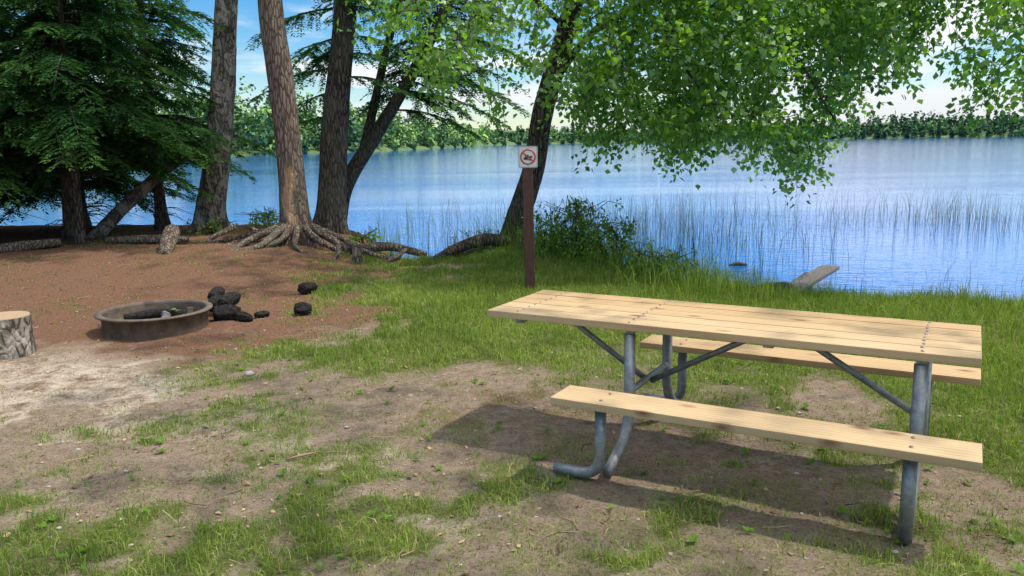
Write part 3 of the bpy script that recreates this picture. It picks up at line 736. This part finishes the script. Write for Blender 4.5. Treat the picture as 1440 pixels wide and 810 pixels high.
# ------------------------------------------------------------ fire ring
RX,RY=-3.38,7.6;FR=empty('fire_ring',(RX,RY,float(H(RX,RY))))
def lathe(name,prof,mat,parent,seg=72):
    V=[];n=len(prof)
    for k in range(seg):
        a=2*math.pi*k/seg
        for r,z in prof: V.append((r*math.cos(a),r*math.sin(a),z))
    i=np.arange(seg)[:,None];j=np.arange(n-1)[None,:];i2=(i+1)%seg
    F=np.stack([i*n+j,i2*n+j,i2*n+j+1,i*n+j+1],-1).reshape(-1,4)
    return mesh_np(name,V,F,mat,parent,None,False)
lathe('steel_ring',[(.465,-.04),(.465,.165),(.515,.172),(.517,.186),(.48,.192),(.457,.188),(.453,.16),(.453,-.04)],M_rust,FR)
V=[];n=28
for a in range(n):
    for b in range(n):
        xx=(a/(n-1)-.5)*.90;yy=(b/(n-1)-.5)*.90;r=math.hypot(xx,yy)
        if r>.45: xx*=.45/r;yy*=.45/r
        V.append((xx,yy,.03+.07*float(fbm(xx*6+5,yy*6+5,0,4,3))))
i=np.arange(n-1)[:,None];j=np.arange(n-1)[None,:];F=np.stack([i*n+j,(i+1)*n+j,(i+1)*n+j+1,i*n+j+1],-1).reshape(-1,4)
mesh_np('ash_bed',V,F,M_ash,FR,None,True)
def lump(name,pts,r,mat,parent,n=12,cap=None):
    P=catmull(np.c_[np.array(pts,float),np.full(len(pts),r)],.04);V,F=tube(P[:,:3],P[:,3],n,.35,5,True,int(r*1000));o=mesh_np(name,V,F,mat,parent,{'rnd':np.full(len(V),.5)},False);return o
lump('burnt_log',[(-.25,-.1,.12),(0,.05,.14),(.25,.12,.11)],.04,M_char,FR)
lump('burnt_log',[(-.1,.25,.11),(.1,.0,.13),(.15,-.2,.11)],.035,M_ash,FR)
lump('burnt_log',[(-.3,.1,.10),(-.05,.2,.13)],.03,M_char,FR)
box('grate_tab',(.05,.012,.07),(.40,-.17,.20),M_rust,FR,(0,0,.5),.003)
lf=leafq(np.array([(.12,.05,.17),(.2,0,.17),(.15,.12,.16),(-.3,-.1,.12)]),np.array([(1,.2,0),(.3,1,0),(-1,.5,.1),(1,1,0.)]),np.array([(0,0,1.)]*4),.06,.04)
mesh_np('green_leaves',lf[0],lf[1],L_shrub,FR,{'rnd':np.full(16,.6)})

def charlog(x,y,d,L,r,tilt=0,z=None,end=None):
    e=empty('charred_log');z0=float(H(x,y))+r*.8 if z is None else z
    dx,dy=math.cos(d)*L/2,math.sin(d)*L/2
    P=catmull(np.array([(x-dx,y-dy,z0-tilt,r*.85),(x-dx*.3,y-dy*.3,z0,r),(x+dx*.4,y+dy*.4,z0+tilt*.5,r*.95),(x+dx,y+dy,z0+tilt,r*.62)]),.02)
    V,F=tube(P[:,:3],P[:,3],20,.45,3.2,True,int(abs(x)*50));mesh_np('bark',V,F,M_char,e,{'rnd':np.full(len(V),.5)},False)
    t=Vector((P[0,0]-P[1,0],P[0,1]-P[1,1],P[0,2]-P[1,2])).normalized()
    c=cyl('cut_end',r*.62,.012,(P[0,0]+t.x*.004,P[0,1]+t.y*.004,P[0,2]+t.z*.004),end or M_char,e,18,bev=.003)
    c.rotation_euler=t.to_track_quat('Z','Y').to_euler()
charlog(-2.80,7.90,.35,.25,.080);charlog(-3.02,8.20,1.5,.24,.065,.02,.13);charlog(-2.62,7.84,-.5,.18,.050)
charlog(-2.85,8.14,1.3,.24,.072,.03,.17,M_dark);charlog(-2.50,8.02,.9,.14,.040);charlog(-3.06,8.36,1.3,.2,.055,.02,.20)
charlog(-2.12,8.15,.4,.16,.066);charlog(-2.36,9.35,1.1,.22,.075)

# chopping block
x,y=-4.26,6.72;CB=empty('log_round',(x,y,float(H(x,y))-.02))
P=np.array([(0,0,0,.215),(0,0,.1,.205),(0,0,.2,.20),(.0,0,.34,.205)]);P=catmull(P,.03)
V,F=tube(P[:,:3],P[:,3],36,.08,4,False,2);mesh_np('bark',V,F,M_birch,CB,{'rnd':np.full(len(V),.5)},True)
cyl('cut_face',.197,.02,(0,0,.334),M_cut,CB,36,bev=.004)

# old plank & sunken log
D=empty('weathered_plank',(4.13,11.2,WATER),math.atan2(1.47,1.16))
box('plank',(1.85,.26,.05),(0,0,.16),M_grey,D,(0,math.radians(-3.5),0),.008)
box('plank_under',(1.6,.12,.12),(-.1,.18,.05),M_wetwood,D,(0,math.radians(-3),.06),.01)
P=catmull(np.array([(-1.05,-.25,.02,.07),(-.85,.0,.09,.13),(-.65,.25,.06,.12),(-.55,.5,.02,.08)]),.05);V,F=tube(P[:,:3],P[:,3],14,.3,4,True,3)
mesh_np('sunken_log',V,F,M_wetwood,D,{'rnd':np.full(len(V),.5)},False)
log('sunken_log',[(3.6,10.1,WATER-.01),(3.8,10.15,WATER+.03),(4.0,10.15,WATER)],[.03,.05,.03],M_wetwood)
log('sunken_log',[(3.65,13.6,WATER-.01),(3.8,13.62,WATER+.02),(3.95,13.6,WATER)],[.02,.05,.03],M_wetwood)

# broadleaf weeds in the lawn
A=Acc()
for k in range(220):
    x0=random.uniform(-2.2,3.2);y0=2.5+random.random()**1.3*6
    if zones(x0,y0)[2]<.12: continue
    z0=float(H(x0,y0))+.01;n=random.randint(4,8);a=rng.uniform(0,6.28,n);q=random.uniform(.5,1)
    dv=np.c_[np.cos(a),np.sin(a),rng.uniform(.2,.9,n)];V,F=leafq(np.tile([x0,y0,z0],(n,1)),dv,np.tile([0,0,1.],(n,1))+rng.normal(0,.2,(n,3)),rng.uniform(.03,.06,n)*q,rng.uniform(.018,.03,n)*q)
    A.add(V,F,random.uniform(.1,.7))
A.build('lawn_weeds',L_shrub)

# ------------------------------------------------------------ world, sun, camera
EL=math.radians(63);AZS=math.radians(88)
w=bpy.data.worlds.new('World');sc.world=w;w.use_nodes=True;nt=w.node_tree;nt.nodes.clear()
def N(t,**k):
    q=nt.nodes.new(t)
    for a,b in k.items(): setattr(q,a,b)
    return q
Lk=nt.links.new
def mt(op,a,b=0.0,clamp=False):
    q=N('ShaderNodeMath',operation=op,use_clamp=clamp)
    for i_,v in ((0,a),(1,b)):
        if isinstance(v,(int,float)): q.inputs[i_].default_value=v
        else: Lk(v,q.inputs[i_])
    return q.outputs[0]
out=N('ShaderNodeOutputWorld');sky=N('ShaderNodeTexSky',sky_type='NISHITA',sun_disc=False,sun_elevation=EL,sun_rotation=AZS,air_density=1.0,dust_density=.2,ozone_density=4.0)
hs=N('ShaderNodeHueSaturation');hs.inputs['Saturation'].default_value=1.45;Lk(sky.outputs[0],hs.inputs['Color'])
b1=N('ShaderNodeBackground');b1.inputs[1].default_value=.15;Lk(hs.outputs[0],b1.inputs[0])
tc=N('ShaderNodeTexCoord');sp=N('ShaderNodeSeparateXYZ');Lk(tc.outputs['Generated'],sp.inputs[0])
zc=mt('MAXIMUM',sp.outputs[2],0.0);zz=mt('ADD',zc,.14)
b2=N('ShaderNodeBackground');b2.inputs[0].default_value=(.93,.96,1,1);Lk(mt('MINIMUM',mt('ADD',mt('MULTIPLY',zc,2.8),.88),2.7),b2.inputs[1])
cb=N('ShaderNodeCombineXYZ');Lk(mt('DIVIDE',sp.outputs[0],zz),cb.inputs[0]);Lk(mt('DIVIDE',sp.outputs[1],zz),cb.inputs[1])
nz=N('ShaderNodeTexNoise');nz.inputs['Scale'].default_value=.9;nz.inputs['Detail'].default_value=5;nz.inputs['Roughness'].default_value=.55;nz.inputs['Distortion'].default_value=.3
Lk(cb.outputs[0],nz.inputs['Vector'])
# more cloud at the horizon and overhead, a clearer blue belt between
belt=mt('MINIMUM',mt('MULTIPLY',mt('ABSOLUTE',mt('SUBTRACT',zc,.28)),.9),.22)
bias=mt('ADD',mt('SUBTRACT',belt,.18),mt('MULTIPLY',sp.outputs[0],.10))
f=mt('ADD',nz.outputs['Fac'],bias)
mr=N('ShaderNodeMapRange',interpolation_type='SMOOTHSTEP');mr.inputs[1].default_value=.44;mr.inputs[2].default_value=.60;mr.inputs[4].default_value=.95;Lk(f,mr.inputs[0])
mx=N('ShaderNodeMixShader');Lk(mr.outputs[0],mx.inputs[0]);Lk(b1.outputs[0],mx.inputs[1]);Lk(b2.outputs[0],mx.inputs[2]);Lk(mx.outputs[0],out.inputs[0])
sd=bpy.data.lights.new('sun','SUN');sd.energy=4.5;sd.angle=math.radians(1.5);sd.color=(1,.95,.87)
so=bpy.data.objects.new('sun',sd);COL.objects.link(so)
dv=Vector((math.sin(AZS)*math.cos(EL),math.cos(AZS)*math.cos(EL),math.sin(EL)));so.rotation_euler=dv.to_track_quat('Z','Y').to_euler()
cd=bpy.data.cameras.new('camera');cd.sensor_width=36;cd.lens=28.8;cd.clip_start=.05;cd.clip_end=8000
co=bpy.data.objects.new('camera',cd);COL.objects.link(co)
co.matrix_world=Matrix.Translation((0,0,1.703))@Matrix.Rotation(math.pi/2-math.radians(10.11),4,'X')@Matrix.Rotation(math.radians(-.9),4,'Z')
sc.camera=co
sc.view_settings.view_transform='Standard';sc.view_settings.look='None';sc.view_settings.exposure=0;sc.view_settings.gamma=1
